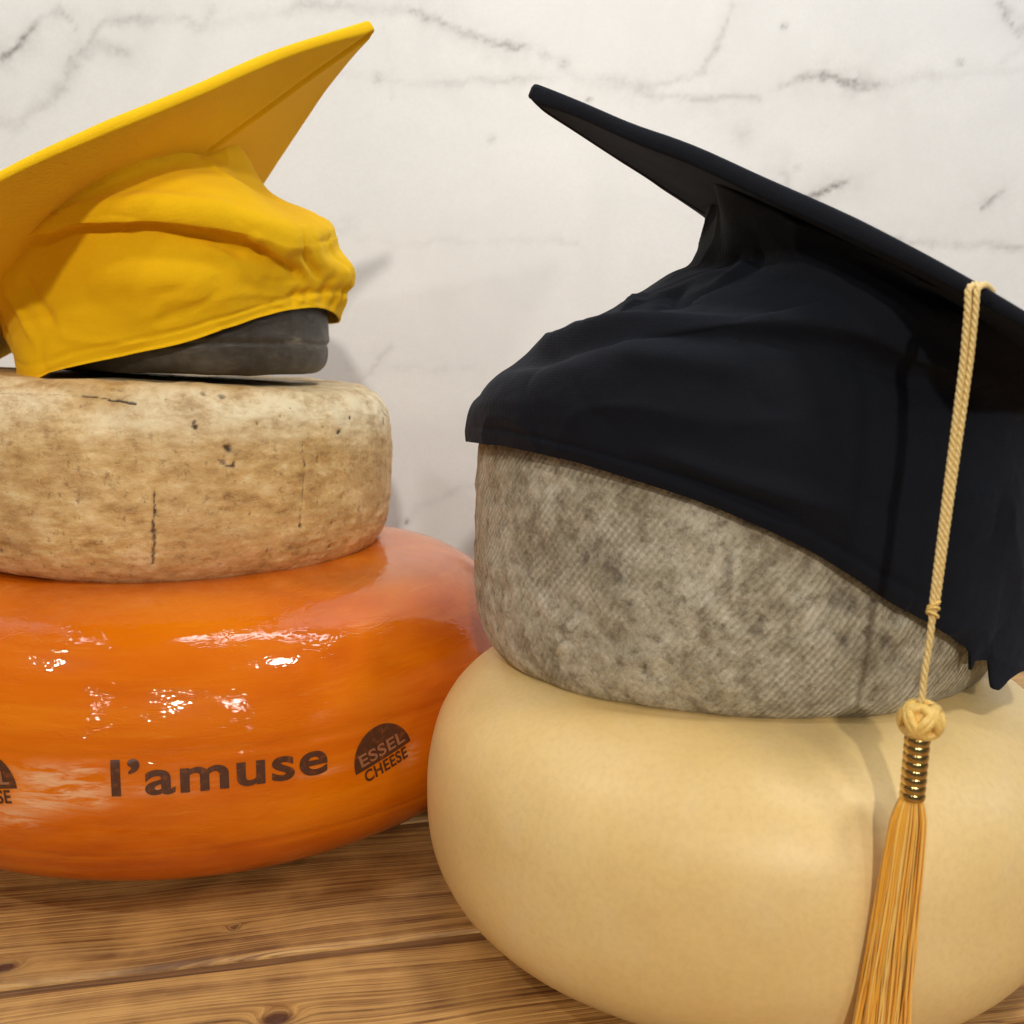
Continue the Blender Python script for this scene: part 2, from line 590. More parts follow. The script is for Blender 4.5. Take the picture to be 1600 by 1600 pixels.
def disp_grey2(P, N, H, R):
    d = disp_grey(P, N, H, R)
    mk = np.zeros(len(P))
    for a, b, s in GREY_MARKS:
        q = world_to_wheel(a, b, GREY, Z_GREY)
        D = P - q
        D = D + .5 * s * np.stack([vnoise(P * 400, 3), vnoise(P * 400, 4), vnoise(P * 400, 6)], 1)
        mk = np.maximum(mk, np.exp(-(D ** 2).sum(1) / s ** 2))
    return d - mk * .0010, {"mark": mk}


o = wheel_obj("cheese_wheel", GREY['c'], Z_GREY, GREY['R'], GREY['H'], GREY['a'], GREY['k'], M.m, n=900, m=150, disp=disp_grey2)
props(o, "grey brown cheese wheel with cloth-marked rind beneath the black graduation cap", "cheese")


# --- orange waxed wheel
def disp_orange(P, N, H, R):
    d = .0016 * fbm(P * 7, 22, 2) + .00009 * fbm(P * np.array([30, 30, 90]), 25, 2)
    # shallow mould line running round the side
    d += -.0006 * np.exp(-((P[:, 2] - .098 - .002 * vnoise(P * 12, 7)) / .0016) ** 2)
    d += -.0004 * np.exp(-((P[:, 2] - .040 - .002 * vnoise(P * 10, 8)) / .0016) ** 2)
    sc = np.zeros(len(P))
    for (a, b, w, h, s) in SCUFFS:
        q = world_to_wheel(a, b, ORNG, 0)
        D = P - q
        e = (D[:, 0] ** 2 + D[:, 1] ** 2) / w ** 2 + D[:, 2] ** 2 / h ** 2
        sc = np.maximum(sc, s * np.exp(-e))
    return d, {"scuff": sc}


SCUFFS = [(75, 1215, .016, .006, 1.0), (110, 1235, .020, .008, 1.0), (60, 1250, .016, .007, .9), (130, 1205, .010, .004, .8), (20, 1275, .015, .006, .7), (150, 1250, .010, .005, .6),
          (640, 1178, .006, .006, .5), (500, 1207, .012, .0016, .6), (235, 1235, .014, .003, .4), (300, 1230, .012, .003, .35), (-60, 1270, .03, .006, .8)]
M = Mat("orange_wax")
cy = cyl_coords(M)
c = M.ramp(M.noise(M.mapping(cy, (4, 11, 4)), 1.6, 4, .6, .4), [(.28, (.46, .074, .001)), (.5, (.66, .142, .001)), (.72, (.78, .215, .002))])
c = M.mix(M.ramp(M.noise(M.mapping(cy, (14, 120, 14)), 1.0, 4, .65), [(.5, 0.0), (.8, .30)]), c, (.85, .33, .02))
st = M.noise(M.mapping(cy, (60, 260, 60)), 1.0, 4, .7, .6)
sm = M.math('MULTIPLY', M.attr("scuff"), M.ramp(st, [(.40, 0.0), (.56, 1.4)]))
c = M.mix(sm, c, (.80, .42, .22))
c = M.mix(M.ramp(M.noise(M.mapping(cy, (30, 380, 30)), 1.0, 3, .6), [(.64, 0.0), (.80, .22)]), c, (.90, .40, .08))
M.color(c)
M.set(Specular_IOR_Level=.04, Coat_Weight=.85, Coat_Roughness=.03, Subsurface_Weight=.10, Subsurface_Scale=.008)
M.b.inputs["Subsurface Radius"].default_value = (1.0, .35, .1)
M.link(M.mix(sm, M.ramp(M.noise(M.obj, 20, 4), [(.35, .32), (.7, .45)]), (.6, .6, .6)), M.b.inputs["Roughness"])
wr = M.ramp(M.noise(M.mapping(cy, (120, 260, 120)), 1.0, 2, .5, 1.0), [(.30, 0.0), (.50, 1.0), (.70, 0.0)])
wr2 = M.noise(M.mapping(cy, (320, 600, 320)), 1.0, 3, .6)
gate = M.ramp(M.noise(M.obj, 45, 3), [(.40, .15), (.60, 1.0)])
fineb = M.math('MULTIPLY', M.math('ADD', wr, M.math('MULTIPLY', wr2, .12)), gate)
bn = M.bump(fineb, .35, .0004, M.bump(M.noise(M.mapping(cy, (14, 34, 14)), 1.0, 2), .10, .003))
M.normal(bn)
M.link(bn, M.b.inputs["Coat Normal"])
MAT_ORANGE = M.m
orange = wheel_obj("cheese_wheel", ORNG['c'], 0, ORNG['R'], ORNG['H'], ORNG['a'], ORNG['k'], M.m, n=900, m=170, disp=disp_orange)
props(orange, "glossy orange waxed cheese wheel with dark printed lettering round its side", "cheese")


# --- tan rinded wheel
TAN_CRACKS = [  # (polyline px, width m, strength)
    ([(241, 768), (241, 800), (239, 826)], .0008, 1.0), ([(239, 826), (241, 850), (239, 880)], .0013, .8), ([(227, 770), (227, 790)], .0006, .6),
    ([(473, 690), (476, 740), (472, 790), (470, 822)], .0007, .65), ([(477, 722), (477, 728)], .001, .8), ([(497, 712), (497, 724)], .0010, .6),
    ([(0, 614), (40, 616), (85, 617), (120, 620)], .0006, .5), ([(130, 620), (165, 622)], .0009, .8), ([(170, 624), (212, 629)], .0012, 1.0),
    ([(590, 628), (604, 650)], .0015, .8), ([(600, 655), (601, 662)], .002, .8), ([(598, 690), (598, 706)], .001, .8), ([(560, 745), (560, 760)], .0006, .3),
    ([(340, 718), (352, 727), (366, 729), (366, 722)], .0012, .8), ([(352, 698), (358, 702)], .0022, .9),
]
TAN_PITS = [(305, 667, .0022, 1.0), (303, 660, .0016, .8), (548, 652, .0015, 1.0), (528, 676, .0019, 1.0), (530, 674, .0015, 1.0), (356, 699, .0030, .8), (348, 722, .0025, .7), (318, 617, .0025, .6), (347, 620, .0030, .7),
            (470, 822, .0018, .9), (518, 818, .0014, .8), (515, 855, .0016, .8), (598, 640, .002, .8), (425, 835, .0012, .4), (260, 753, .003, .35), (362, 605, .002, .5), (402, 662, .0012, .7), (240, 829, .0022, .8),
            (420, 664, .0011, .6), (200, 640, .004, .35), (0, 862, .002, .7), (300, 640, .0016, .5), (286, 622, .002, .4), (392, 628, .0014, .5), (130, 646, .003, .3)]


def tan_local(px, py):
    W = TAN
    o = np.array([0, 0, CAMH]) - np.array([W['c'][0], W['c'][1], Z_TAN])
    d = ray(px, py)
    ct, s = math.cos(-W['tilt']), math.sin(-W['tilt'])
    R = np.array([[ct, 0, s], [0, 1, 0], [-s, 0, ct]])
    o, d = R @ o, R @ d
    t = np.linspace(.2, 1.3, 6000)
    P = o + t[:, None] * d
    r, z = profile(W['R'], W['H'], W['a'], W['k'], 300)
    rz = np.interp(P[:, 2], z, r, left=-1, right=-1)
    return P[np.argmax(np.hypot(P[:, 0], P[:, 1]) <= rz)]


def disp_tan(P, N, H, R):
    d = .0012 * fbm(P * 16, 42, 3) + .0005 * fbm(P * 90, 45, 2) + .0003 * fbm(P * np.array([60, 60, 300]), 49, 2)
    rim = np.exp(-((P[:, 2] - H * .90) / .017) ** 2)
    d = d + (.0010 * fbm(P * 70, 61, 3) + .0010 * fbm(P * 28, 66, 2)) * rim
    mk = np.zeros(len(P))
    front = P[:, 1] < 0.1
    Pn = P + .0007 * np.stack([vnoise(P * 600, 3), vnoise(P * 600, 4), vnoise(P * 600, 6)], 1)
    for pl, w, s in TAN_CRACKS:
        q = [tan_local(a, b) for a, b in pl]
        for a, b in zip(q[:-1], q[1:]):
            ab = b - a
            t = np.clip(((Pn - a) @ ab) / (ab @ ab + 1e-12), 0, 1)
            e = np.linalg.norm(Pn - a - t[:, None] * ab, axis=1)
            mk = np.maximum(mk, s * np.exp(-(e / w) ** 2))
    for a, b, w, s in TAN_PITS:
        q = tan_local(a, b)
        mk = np.maximum(mk, s * np.exp(-((Pn - q) ** 2).sum(1) / w ** 2))
    # extra little pits near the rim
    rs = np.random.RandomState(7)
    pit = vnoise(P * 260, 71) * .5 + .5
    extra = np.clip((pit - .90) / .08, 0, 1) * (rim * .9 + .12)
    mk = np.maximum(mk, extra * .7)
    return d - mk * .0012, {"mark": mk, "rim": rim * np.clip(.70 + 1.0 * fbm(P * 26, 81, 3), 0, 1) * (1 + .0 * rim)}


M = Mat("tan_rind")
cy = cyl_coords(M)
n1 = M.noise(M.mapping(cy, (1, 1.6, 1)), 42, 7, .74)
n2 = M.noise(M.mapping(cy, (70, 130, 70)), 1.0, 6, .74)
n3 = M.noise(M.obj, 170, 5, .72)
n4 = M.noise(M.obj, 10, 4, .6)
c = M.ramp(n1, [(.32, (.35, .20, .068)), (.44, (.57, .375, .145)), (.55, (.72, .51, .22)), (.67, (.86, .70, .40))])
c = M.mix(M.ramp(n4, [(.35, .35), (.6, 0.0)]), c, (.38, .215, .10))
c = M.mix(M.ramp(n2, [(.52, 0.0), (.74, .55)]), c, (.76, .60, .34))
c = M.mix(M.ramp(n2, [(.28, .40), (.44, 0.0)]), c, (.30, .165, .07))
c = M.mix(M.ramp(n3, [(.30, .75), (.44, 0.0)]), c, (.20, .105, .045))
c = M.mix(M.ramp(n3, [(.60, 0.0), (.80, .35)]), c, (.78, .64, .42))
c = M.mix(M.math('MULTIPLY', M.attr("rim"), M.ramp(n1, [(.38, .30), (.56, 1.0)])), c, (.86, .76, .52))
c = M.mix(M.ramp(M.attr("mark"), [(.25, 0.0), (.75, .92)]), c, (.045, .024, .018))
M.color(c)
M.link(M.ramp(n1, [(.3, .62), (.7, .46)]), M.b.inputs["Roughness"])
M.normal(M.bump(M.math('ADD', M.math('MULTIPLY', n3, .8), M.math('ADD', n1, n2)), .50, .0016))
o = wheel_obj("cheese_wheel", TAN['c'], Z_TAN, TAN['R'], TAN['H'], TAN['a'], TAN['k'], M.m, n=1000, m=190, tilt=TAN['tilt'], disp=disp_tan)
props(o, "pitted tan cheese wheel with rough rind lying on the orange one", "cheese")

# --- small black wheel
BLK = dict(c=(-.2355, .7680), R=.1000, H=.060, a=.017, k=.62)
Z_BLK = .2910


def disp_blk(P, N, H, R):
    d = .0010 * fbm(P * 20, 92, 3) + .0004 * fbm(P * np.array([60, 60, 160]), 95, 2)
    zc = .0185 + .0025 * np.sin(P[:, 0] * 18)
    d = d - .0012 * np.exp(-((P[:, 2] - zc) / .0012) ** 2) + .0006 * np.exp(-((P[:, 2] - zc - .0035) / .0016) ** 2)
    ln = np.exp(-((P[:, 2] - zc - .0022) / .0020) ** 2) * np.clip(.3 + 1.2 * vnoise(P * 45, 97), 0, 1)
    return d, {"scuff": ln}


M = Mat("black_rind")
cy = cyl_coords(M)
n1 = M.noise(M.obj, 30, 6, .68)
n2 = M.noise(M.mapping(cy, (26, 150, 26)), 1.0, 5, .7)
c = M.ramp(n1, [(.3, (.022, .018, .014)), (.5, (.048, .040, .031)), (.72, (.098, .084, .066))])
c = M.mix(M.ramp(n2, [(.56, 0.0), (.76, .45)]), c, (.20, .175, .14))
c = M.mix(M.math('MULTIPLY', M.attr("scuff"), M.ramp(n2, [(.4, 0.0), (.62, .9)])), c, (.36, .33, .27))
M.color(c)
M.set(Roughness=.50)
M.normal(M.bump(M.math('ADD', n1, n2), .45, .0014))
o = wheel_obj("cheese_wheel", BLK['c'], Z_BLK, BLK['R'], BLK['H'], BLK['a'], BLK['k'], M.m, n=500, m=90, tilt=.012, disp=disp_blk)
props(o, "small charcoal black cheese wheel under the yellow cap, topmost in its stack", "cheese")


# ------------------------------------------------------------------ print on the orange wheel
def surf_point(theta, s, lift=.0004):
    """theta round the side (0 = towards -y), s = height z; returns the point just outside the wax"""
    r, z = profile(ORNG['R'], ORNG['H'], ORNG['a'], ORNG['k'], 400)
    rr = np.interp(s, z, r)
    P = np.stack([rr * np.sin(theta), -rr * np.cos(theta), s], 1)
    dr = (np.interp(s + .001, z, r) - np.interp(s - .001, z, r)) / .002
    N = np.stack([np.sin(theta), -np.cos(theta), -dr], 1)
    N /= np.linalg.norm(N, axis=1, keepdims=True)
    d, _ = disp_orange(P, N, ORNG['H'], ORNG['R'])
    return P + N * (d + lift)[:, None]


M = Mat("print_ink")
wn = M.noise(M.mapping(M.obj, (1, 1, 1)), 260, 5, .7)
M.color(M.mix(M.ramp(wn, [(.52, 0.0), (.74, .75)]), (.075, .022, .010), (.30, .075, .012)))
M.set(Roughness=.45, Coat_Weight=.35, Coat_Roughness=.15)
M.normal(M.bump(M.noise(M.obj, 300, 3), .5, .0008))
INK = M.m
M = Mat("pale_print")
M.color(M.mix(M.noise(M.obj, 400, 4), (.45, .20, .10), (.22, .08, .03)))
M.set(Roughness=.5)
PALE = M.m


def text_polys(body, size, bold=0.0):
    cu = bpy.data.curves.new("tmp_text", 'FONT')
    cu.body = body
    cu.size = size
    cu.offset = bold
    cu.space_character = 1.08
    cu.align_x = 'CENTER'
    cu.align_y = 'BOTTOM_BASELINE' if False else 'BOTTOM'
    ob = bpy.data.objects.new("tmp_text", cu)
    COL.objects.link(ob)
    bpy.context.view_layer.update()
    dg = bpy.context.evaluated_depsgraph_get()
    me = bpy.data.meshes.new_from_object(ob.evaluated_get(dg))
    bpy.data.objects.remove(ob)
    bm = bmesh.new()
    bm.from_mesh(me)
    bmesh.ops.remove_doubles(bm, verts=bm.verts, dist=1e-6)
    bmesh.ops.triangulate(bm, faces=bm.faces)
    for _ in range(5):
        long = [e for e in bm.edges if e.calc_length() > .0022]
        if not long:
            break
        bmesh.ops.subdivide_edges(bm, edges=long, cuts=1)
        bmesh.ops.triangulate(bm, faces=[f for f in bm.faces if len(f.verts) > 3])
    v = np.array([w.co[:] for w in bm.verts])
    f = [tuple(w.index for w in fc.verts) for fc in bm.faces]
    bm.free()
    return v, f


def wrap_print(name, v, f, theta0, z0, rot, mat, parent, lift=.0004, jig=0):
    """flat print (x right, y up, metres) wrapped on the orange wheel about (theta0, z0)"""
    c, s = math.cos(rot), math.sin(rot)
    x = v[:, 0] * c - v[:, 1] * s
    y = v[:, 0] * s + v[:, 1] * c
    r, z = profile(ORNG['R'], ORNG['H'], ORNG['a'], ORNG['k'], 400)
    rr = np.interp(z0, z, r)
    P = surf_point(theta0 + x / rr, z0 + y * .97, lift)
    o = mesh_obj(name, P, f, mat, parent, smooth=True)
    # faces outward
    me = o.data
    pn = me.polygons[0]
    if pn.normal.dot(Vector((pn.center.x, pn.center.y, 0))) < 0:
        me.flip_normals()
    return o


def th_of(px, py):
    q = world_to_wheel(px, py, ORNG, 0)
    return math.atan2(q[0], -q[1]), q[2]


t0, z0 = th_of(175, 1245)
t1, z1 = th_of(512, 1207)
tc, zc = (t0 + t1) / 2, (z0 + z1) / 2
r_here = np.interp(zc, *[profile(ORNG['R'], ORNG['H'], ORNG['a'], ORNG['k'], 400)[k] for k in (1, 0)])
want = (t1 - t0) * r_here
v, f = text_polys("l\u2019amuse", .040, .0009)
v[:, 0] -= (v[:, 0].min() + v[:, 0].max()) / 2
v[:, 1] -= v[:, 1].min()
# letters at the photograph's width, with the word's letter height
hgt = th_of(175, 1185)[1] - z0
v[:, 0] *= want / (v[:, 0].max() - v[:, 0].min())
v[:, 1] *= hgt / (v[:, 1].max() - v[:, 1].min())
slope = (z1 - z0) / want
wrap_print("printed_word", v, f, tc, zc, slope, INK, orange)


def logo(px, py, parent, rot):
    t, z = th_of(px, py)
    W = .0390
    # half disc with a flat foot
    v = [(0, 0)]
    rings, seg = 10, 48
    vv = []
    for j in range(rings + 1):
        for i in range(seg + 1):
            a = PI * i / seg
            vv.append((W / 2 * j / rings * math.cos(a), W * .54 * j / rings * math.sin(a)))
    f = []
    for j in range(rings):
        for i in range(seg):
            a = j * (seg + 1) + i
            f.append((a, a + seg + 1, a + seg + 2, a + 1))
    lg = wrap_print("printed_emblem", np.array(vv), f, t, z, rot, INK, parent)
    v, f = text_polys("ESSEL", .0105, .0002)
    v[:, 0] *= .031 / (v[:, 0].max() - v[:, 0].min())
    v[:, 1] += .0006
    wrap_print("emblem_lettering", v, f, t, z, rot, PALE, lg, lift=.0007)
    v, f = text_polys("CHEESE", .0105, .0003)
    v[:, 0] *= .030 / (v[:, 0].max() - v[:, 0].min())
    v[:, 1] += -v[:, 1].max() - .0006
    wrap_print("emblem_lettering", v, f, t, z, rot, INK, lg, lift=.0005)


logo(600, 1184, orange, .30)
logo(-24, 1232, orange, .10)

# ------------------------------------------------------------------ graduation caps
def rotm(a, b, g):
    return np.array((Matrix.Rotation(a, 3, 'X') @ Matrix.Rotation(b, 3, 'Y') @ Matrix.Rotation(g, 3, 'Z')))


def cloth_material(name, base, dark, rough, sheen, sheen_tint, weave=1400, spec=.15):
    M = Mat(name)
    w1 = M.wave(M.obj, weave / 6.28 * 2, 1.0, 2, 2, 'X')
    w2 = M.wave(M.obj, weave / 6.28 * 2, 1.0, 2, 2, 'Z')
    n = M.noise(M.obj, 900, 3, .7)
    n2 = M.noise(M.obj, 14, 4, .6)
    c = M.mix(M.ramp(n2, [(.35, .0), (.7, .30)]), base, dark)
    c = M.mix(M.ramp(n, [(.30, .30), (.60, .0)]), c, dark)
    M.color(c)
    M.set(Roughness=rough, Sheen_Weight=sheen, Sheen_Roughness=.45, Specular_IOR_Level=spec)
    M.b.inputs["Sheen Tint"].default_value = (*sheen_tint, 1)
    M.normal(M.bump(M.math('ADD', n, M.math('MULTIPLY', M.math('ADD', w1, w2), .35)), .50, .0005, M.bump(M.noise(M.obj, 75, 4, .65), .35, .0014)))
    return M.m


YEL = cloth_material("yellow_cloth", (.95, .585, .007), (.84, .46, .005), .86, .12, (1, .8, .35))
BLKCLOTH = cloth_material("black_cloth", (.0052, .0068, .0125), (.003, .004, .008), .82, .05, (.5, .65, 1.0), spec=.18)


def board(parent, q, s, mat, thick, cx=0.0, cyy=0.0, bend=0.0, bendx=0.0, crease=None, corner_round=.005):
    """padded square board, lying in its own plane; returns (obj, R, centre)"""
    R = rotm(*q[3:6])
    C = np.array(q[:3])
    n = 150
    u = np.linspace(-1, 1, n)
    # concentrate samples at the rim
    u = np.sign(u) * (1 - (1 - np.abs(u)) ** 1.35)
    U, Vv = np.meshgrid(u, u)
    h = s / 2
    rr = corner_round
    # rounded outline: pull the corners in
    X, Y = U * h, Vv * h
    ax, ay = np.abs(X) - (h - rr), np.abs(Y) - (h - rr)
    # map square rim to rounded rim for points in corner zones
    m = (ax > 0) & (ay > 0)
    L = np.hypot(ax, ay)
    mx = np.maximum(ax, ay)
    fct = np.where(m & (L > 1e-9), mx / np.maximum(L, 1e-9), 1)
    X = np.where(m, np.sign(X) * ((h - rr) + ax * fct), X)
    Y = np.where(m, np.sign(Y) * ((h - rr) + ay * fct), Y)
    # distance to the rim drives the rounding of the edge
    e = np.minimum(h - np.abs(U * h), h - np.abs(Vv * h))
    prof = np.clip(1 - (1 - np.clip(e / (thick * .30), 0, 1)) ** 2.6, 0, 1) ** (1 / 2.6)
    # edges bow inwards a touch, corners stay stiff
    X = X * (1 - cx * (1 - (Vv) ** 2) * np.abs(U) ** 2)
    Y = Y * (1 - cyy * (1 - (U) ** 2) * np.abs(Vv) ** 2)
    thin = 1 - .42 * np.clip((np.abs(U) + np.abs(Vv) - 1.35) / .65, 0, 1)
    bow = bend * (1 - Vv ** 2) + bendx * (1 - U ** 2)
    und = .0010 * fbm(np.c_[X.ravel() * 14, Y.ravel() * 14, np.zeros(X.size)], 3, 2).reshape(X.shape)
    top = thick / 2 * prof * thin + und + bow
    bot = -thick / 2 * prof * thin + und + bow
    if crease:
        for (p0, p1, w, d) in crease:
            p0, p1 = np.array(p0), np.array(p1)
            ab = p1 - p0
            Q = np.stack([X.ravel(), Y.ravel()], 1)
            t = np.clip(((Q - p0) @ ab) / (ab @ ab), 0, 1)
            dd = np.linalg.norm(Q - p0 - t[:, None] * ab, axis=1).reshape(X.shape)
            bot = bot - d * np.exp(-(dd / w) ** 1.0)* prof
            bot = bot + 1.1 * d * np.exp(-(dd / (w * .16)) ** 2) * prof
    Pt = np.stack([X.ravel(), Y.ravel(), top.ravel()], 1)
    Pb = np.stack([X.ravel(), Y.ravel(), bot.ravel()], 1)
    P = np.vstack([Pt, Pb]) @ R.T + C
    f = []
    N = n * n
    for j in range(n - 1):
        for i in range(n - 1):
            a = j * n + i
            f.append((a, a + 1, a + n + 1, a + n))
            f.append((N + a, N + a + n, N + a + n + 1, N + a + 1))
    o = mesh_obj("board", P, f, mat, parent)
    bm = bmesh.new()
    bm.from_mesh(o.data)
    bmesh.ops.remove_doubles(bm, verts=bm.verts, dist=2e-4)
    bm.to_mesh(o.data)
    bm.free()
    return o, R, C


def periodic(thd, vals, tq):
    """periodic monotone-ish cubic interpolation over degrees"""
    t = np.array(thd, float)
    v = np.array(vals, float)
    o = np.argsort(t)
    t, v = t[o], v[o]
    T = np.concatenate([t[-3:] - 360, t, t[:3] + 360])
    Vv = np.concatenate([v[-3:], v, v[:3]])
    m = np.zeros(len(T))
    d = np.diff(Vv) / np.diff(T)
    for i in range(1, len(T) - 1):
        if d[i - 1] * d[i] > 0:
            m[i] = 2 * d[i - 1] * d[i] / (d[i - 1] + d[i])
    k = np.clip(np.searchsorted(T, tq) - 1, 0, len(T) - 2)
    h = T[k + 1] - T[k]
    x = (tq - T[k]) / h
    return (2 * x ** 3 - 3 * x ** 2 + 1) * Vv[k] + (x ** 3 - 2 * x ** 2 + x) * h * m[k] + (-2 * x ** 3 + 3 * x ** 2) * Vv[k + 1] + (x ** 3 - x ** 2) * h * m[k + 1]


def z_from_py(x, y, py):
    """height at plan position (x, y) that sits on the photograph's row py (roll included)"""
    zs0, zs1 = np.full(len(x), -.2), np.full(len(x), .9)
    inv = np.linalg.inv(ROTC)
    for _ in range(40):
        zm = (zs0 + zs1) / 2
        q = np.stack([x, y, zm - CAMH], 1) @ inv.T
        row = 800 - q[:, 1] / (-q[:, 2]) * FPX
        hi = row < py
        zs1 = np.where(hi, zm, zs1)
        zs0 = np.where(hi, zs0, zm)
    return (zs0 + zs1) / 2


def crown(parent, levels, junction, mat, folds, ruffle=None, na=420, nv=110, name="crown", seed=0, keep=None, wr_amp=1.0):
    tq = np.linspace(-180, 180, na, endpoint=False)
    ta = np.radians(tq)
    rings = []
    for (cx, cy, table) in levels:
        th = [a for a, _, _ in table]
        r = periodic(th, [b for _, b, _ in table], tq)
        py = periodic(th, [c for _, _, c in table], tq)
        x, y = cx + r * np.cos(ta), cy + r * np.sin(ta)
        rings.append(np.stack([x, y, z_from_py(x, y, py)], 1))
    rings.append(junction(ta))
    K = np.array(rings)                      # levels, angle, xyz
    L = len(K)
    vq = np.linspace(0, L - 1, nv)
    out = np.zeros((nv, na, 3))
    Kp = np.concatenate([2 * K[:1] - K[1:2], K, 2 * K[-1:] - K[-2:-1]])
    for i, v in enumerate(vq):
        k = min(int(v), L - 2)
        x = v - k
        p0, p1, p2, p3 = Kp[k], Kp[k + 1], Kp[k + 2], Kp[k + 3]
        m1, m2 = (p2 - p0) * .42, (p3 - p1) * .42
        out[i] = (2 * x ** 3 - 3 * x ** 2 + 1) * p1 + (x ** 3 - 2 * x ** 2 + x) * m1 + (-2 * x ** 3 + 3 * x ** 2) * p2 + (x ** 3 - x ** 2) * m2
    du = np.roll(out, -1, 1) - np.roll(out, 1, 1)
    dv = np.gradient(out, axis=0)
    Nn = np.cross(du, dv)
    Nn /= np.linalg.norm(Nn, axis=2, keepdims=True) + 1e-12
    base = out.copy()

    def ev(th, v):
        i = (np.array(th) + 180) / 360 * na
        j = v / (L - 1) * (nv - 1)
        i0, j0 = int(i) % na, min(int(j), nv - 2)
        fi, fj = i - int(i), j - j0
        return ((1 - fi) * (1 - fj) * base[j0, i0] + fi * (1 - fj) * base[j0, (i0 + 1) % na] + (1 - fi) * fj * base[j0 + 1, i0] + fi * fj * base[j0 + 1, (i0 + 1) % na])
    P = base.reshape(-1, 3)
    Nf = Nn.reshape(-1, 3)
    D = np.zeros(len(P))
    for (pts, w, d) in folds:
        q = []
        for (a0, v0), (a1, v1) in zip(pts[:-1], pts[1:]):
            for k in range(6):
                q.append(ev(a0 + (a1 - a0) * k / 6, v0 + (v1 - v0) * k / 6))
        q.append(ev(*pts[-1]))
        q = np.array(q)
        dist = np.full(len(P), 9.0)
        par = np.zeros(len(P))
        for k, (a, b) in enumerate(zip(q[:-1], q[1:])):
            ab = b - a
            t = np.clip(((P - a) @ ab) / (ab @ ab + 1e-12), 0, 1)
            e = np.linalg.norm(P - a - t[:, None] * ab, axis=1)
            par = np.where(e < dist, (k + t) / (len(q) - 1), par)
            dist = np.minimum(dist, e)
        taper = np.clip(np.minimum(par, 1 - par) * 5, 0.15, 1)
        D += d * taper * np.exp(-(dist / w) ** 2)
    D += .0011 * fbm(P * 22 + seed, 5, 2) + .00035 * fbm(P * np.array([70, 70, 110]) + seed, 9, 3)
    D += .0012 * wr_amp * (1 - np.abs(vnoise(P * np.array([20, 20, 34]) + seed * 3, 13))) ** 7 - .0009 * wr_amp * (1 - np.abs(vnoise(P * np.array([26, 26, 30]) + seed * 3, 23))) ** 9
    if ruffle is not None:
        D += ruffle(np.tile(tq, nv), np.repeat(vq, na), P)
    if np.mean((Nf * (P - P.mean(0))).sum(1)) < 0:
        Nf = -Nf
    P2 = P + Nf * D[:, None]
    if keep is not None:
        kx, ky, kr, kz = keep
        dx, dy = P2[:, 0] - kx, P2[:, 1] - ky
        dd = np.hypot(dx, dy)
        low = P2[:, 2] < kz
        g = np.where(low, np.maximum(kr / dd, 1), 1)
        P2[:, 0], P2[:, 1] = kx + dx * g, ky + dy * g
    o = mesh_obj(name, P2, grid_faces(nv, na), mat, parent)
    sm = o.modifiers.new("thickness", 'SOLIDIFY')
    sm.thickness = .0016
    sm.offset = -1
    return o, P2.reshape(nv, na, 3), vq, tq


# ---- yellow cap
ycap = bpy.data.objects.new("graduation_cap", None)
COL.objects.link(ycap)
props(ycap, "bright yellow cloth graduation cap tipped over the small black cheese", "cap")
QY = (-0.2629, 0.7380, 0.3925, 0.0332, -0.6502, -0.8229)
SY = .3010
Rm = rotm(*QY[3:6])
nY = Rm[:, 2]
cY = np.array(QY[:3]) - nY * .0015


def loc2(px, py, q, n):
    p = on_plane(px, py, np.array(q[:3]) - n * .0045, n)
    l = rotm(*q[3:6]).T @ (p - np.array(q[:3]))
    return l[0], l[1]


# seam where the crown meets the board, seen points then the hidden side closed round the board's middle
yseam_px = [(-60, 425), (0, 388), (30, 362), (80, 330), (130, 297), (190, 264), (240, 246), (290, 236), (325, 235)]
yl = [loc2(a, b, QY, nY) for a, b in yseam_px]
ctr = np.array([yl[0], yl[-1]]).mean(0)


def junction_ring(q, n, centre_xy, visible_world, hidden_world, off):
    pts = np.vstack([visible_world, hidden_world])
    ang = np.degrees(np.arctan2(pts[:, 1] - centre_xy[1], pts[:, 0] - centre_xy[0]))
    rad = np.hypot(pts[:, 0] - centre_xy[0], pts[:, 1] - centre_xy[1])

    def f(ta):
        r = periodic(ang, rad, np.degrees(ta))
        x, y = centre_xy[0] + r * np.cos(ta), centre_xy[1] + r * np.sin(ta)
        c = np.array(q[:3]) - n * off
        z = c[2] - (n[0] * (x - c[0]) + n[1] * (y - c[1])) / n[2]
        return np.stack([x, y, z], 1)
    return f


visY = np.array([on_plane(a, b, cY, nY) for a, b in yseam_px])
RY = rotm(*QY[3:6])
hidY = np.array([(-.190, .757, 0), (-.205, .80, 0), (-.26, .83, 0), (-.32, .81, 0), (-.35, .75, 0), (-.345, .67, 0)])
jY = junction_ring(QY, nY, (-.245, .752), visY, hidY, .0012)

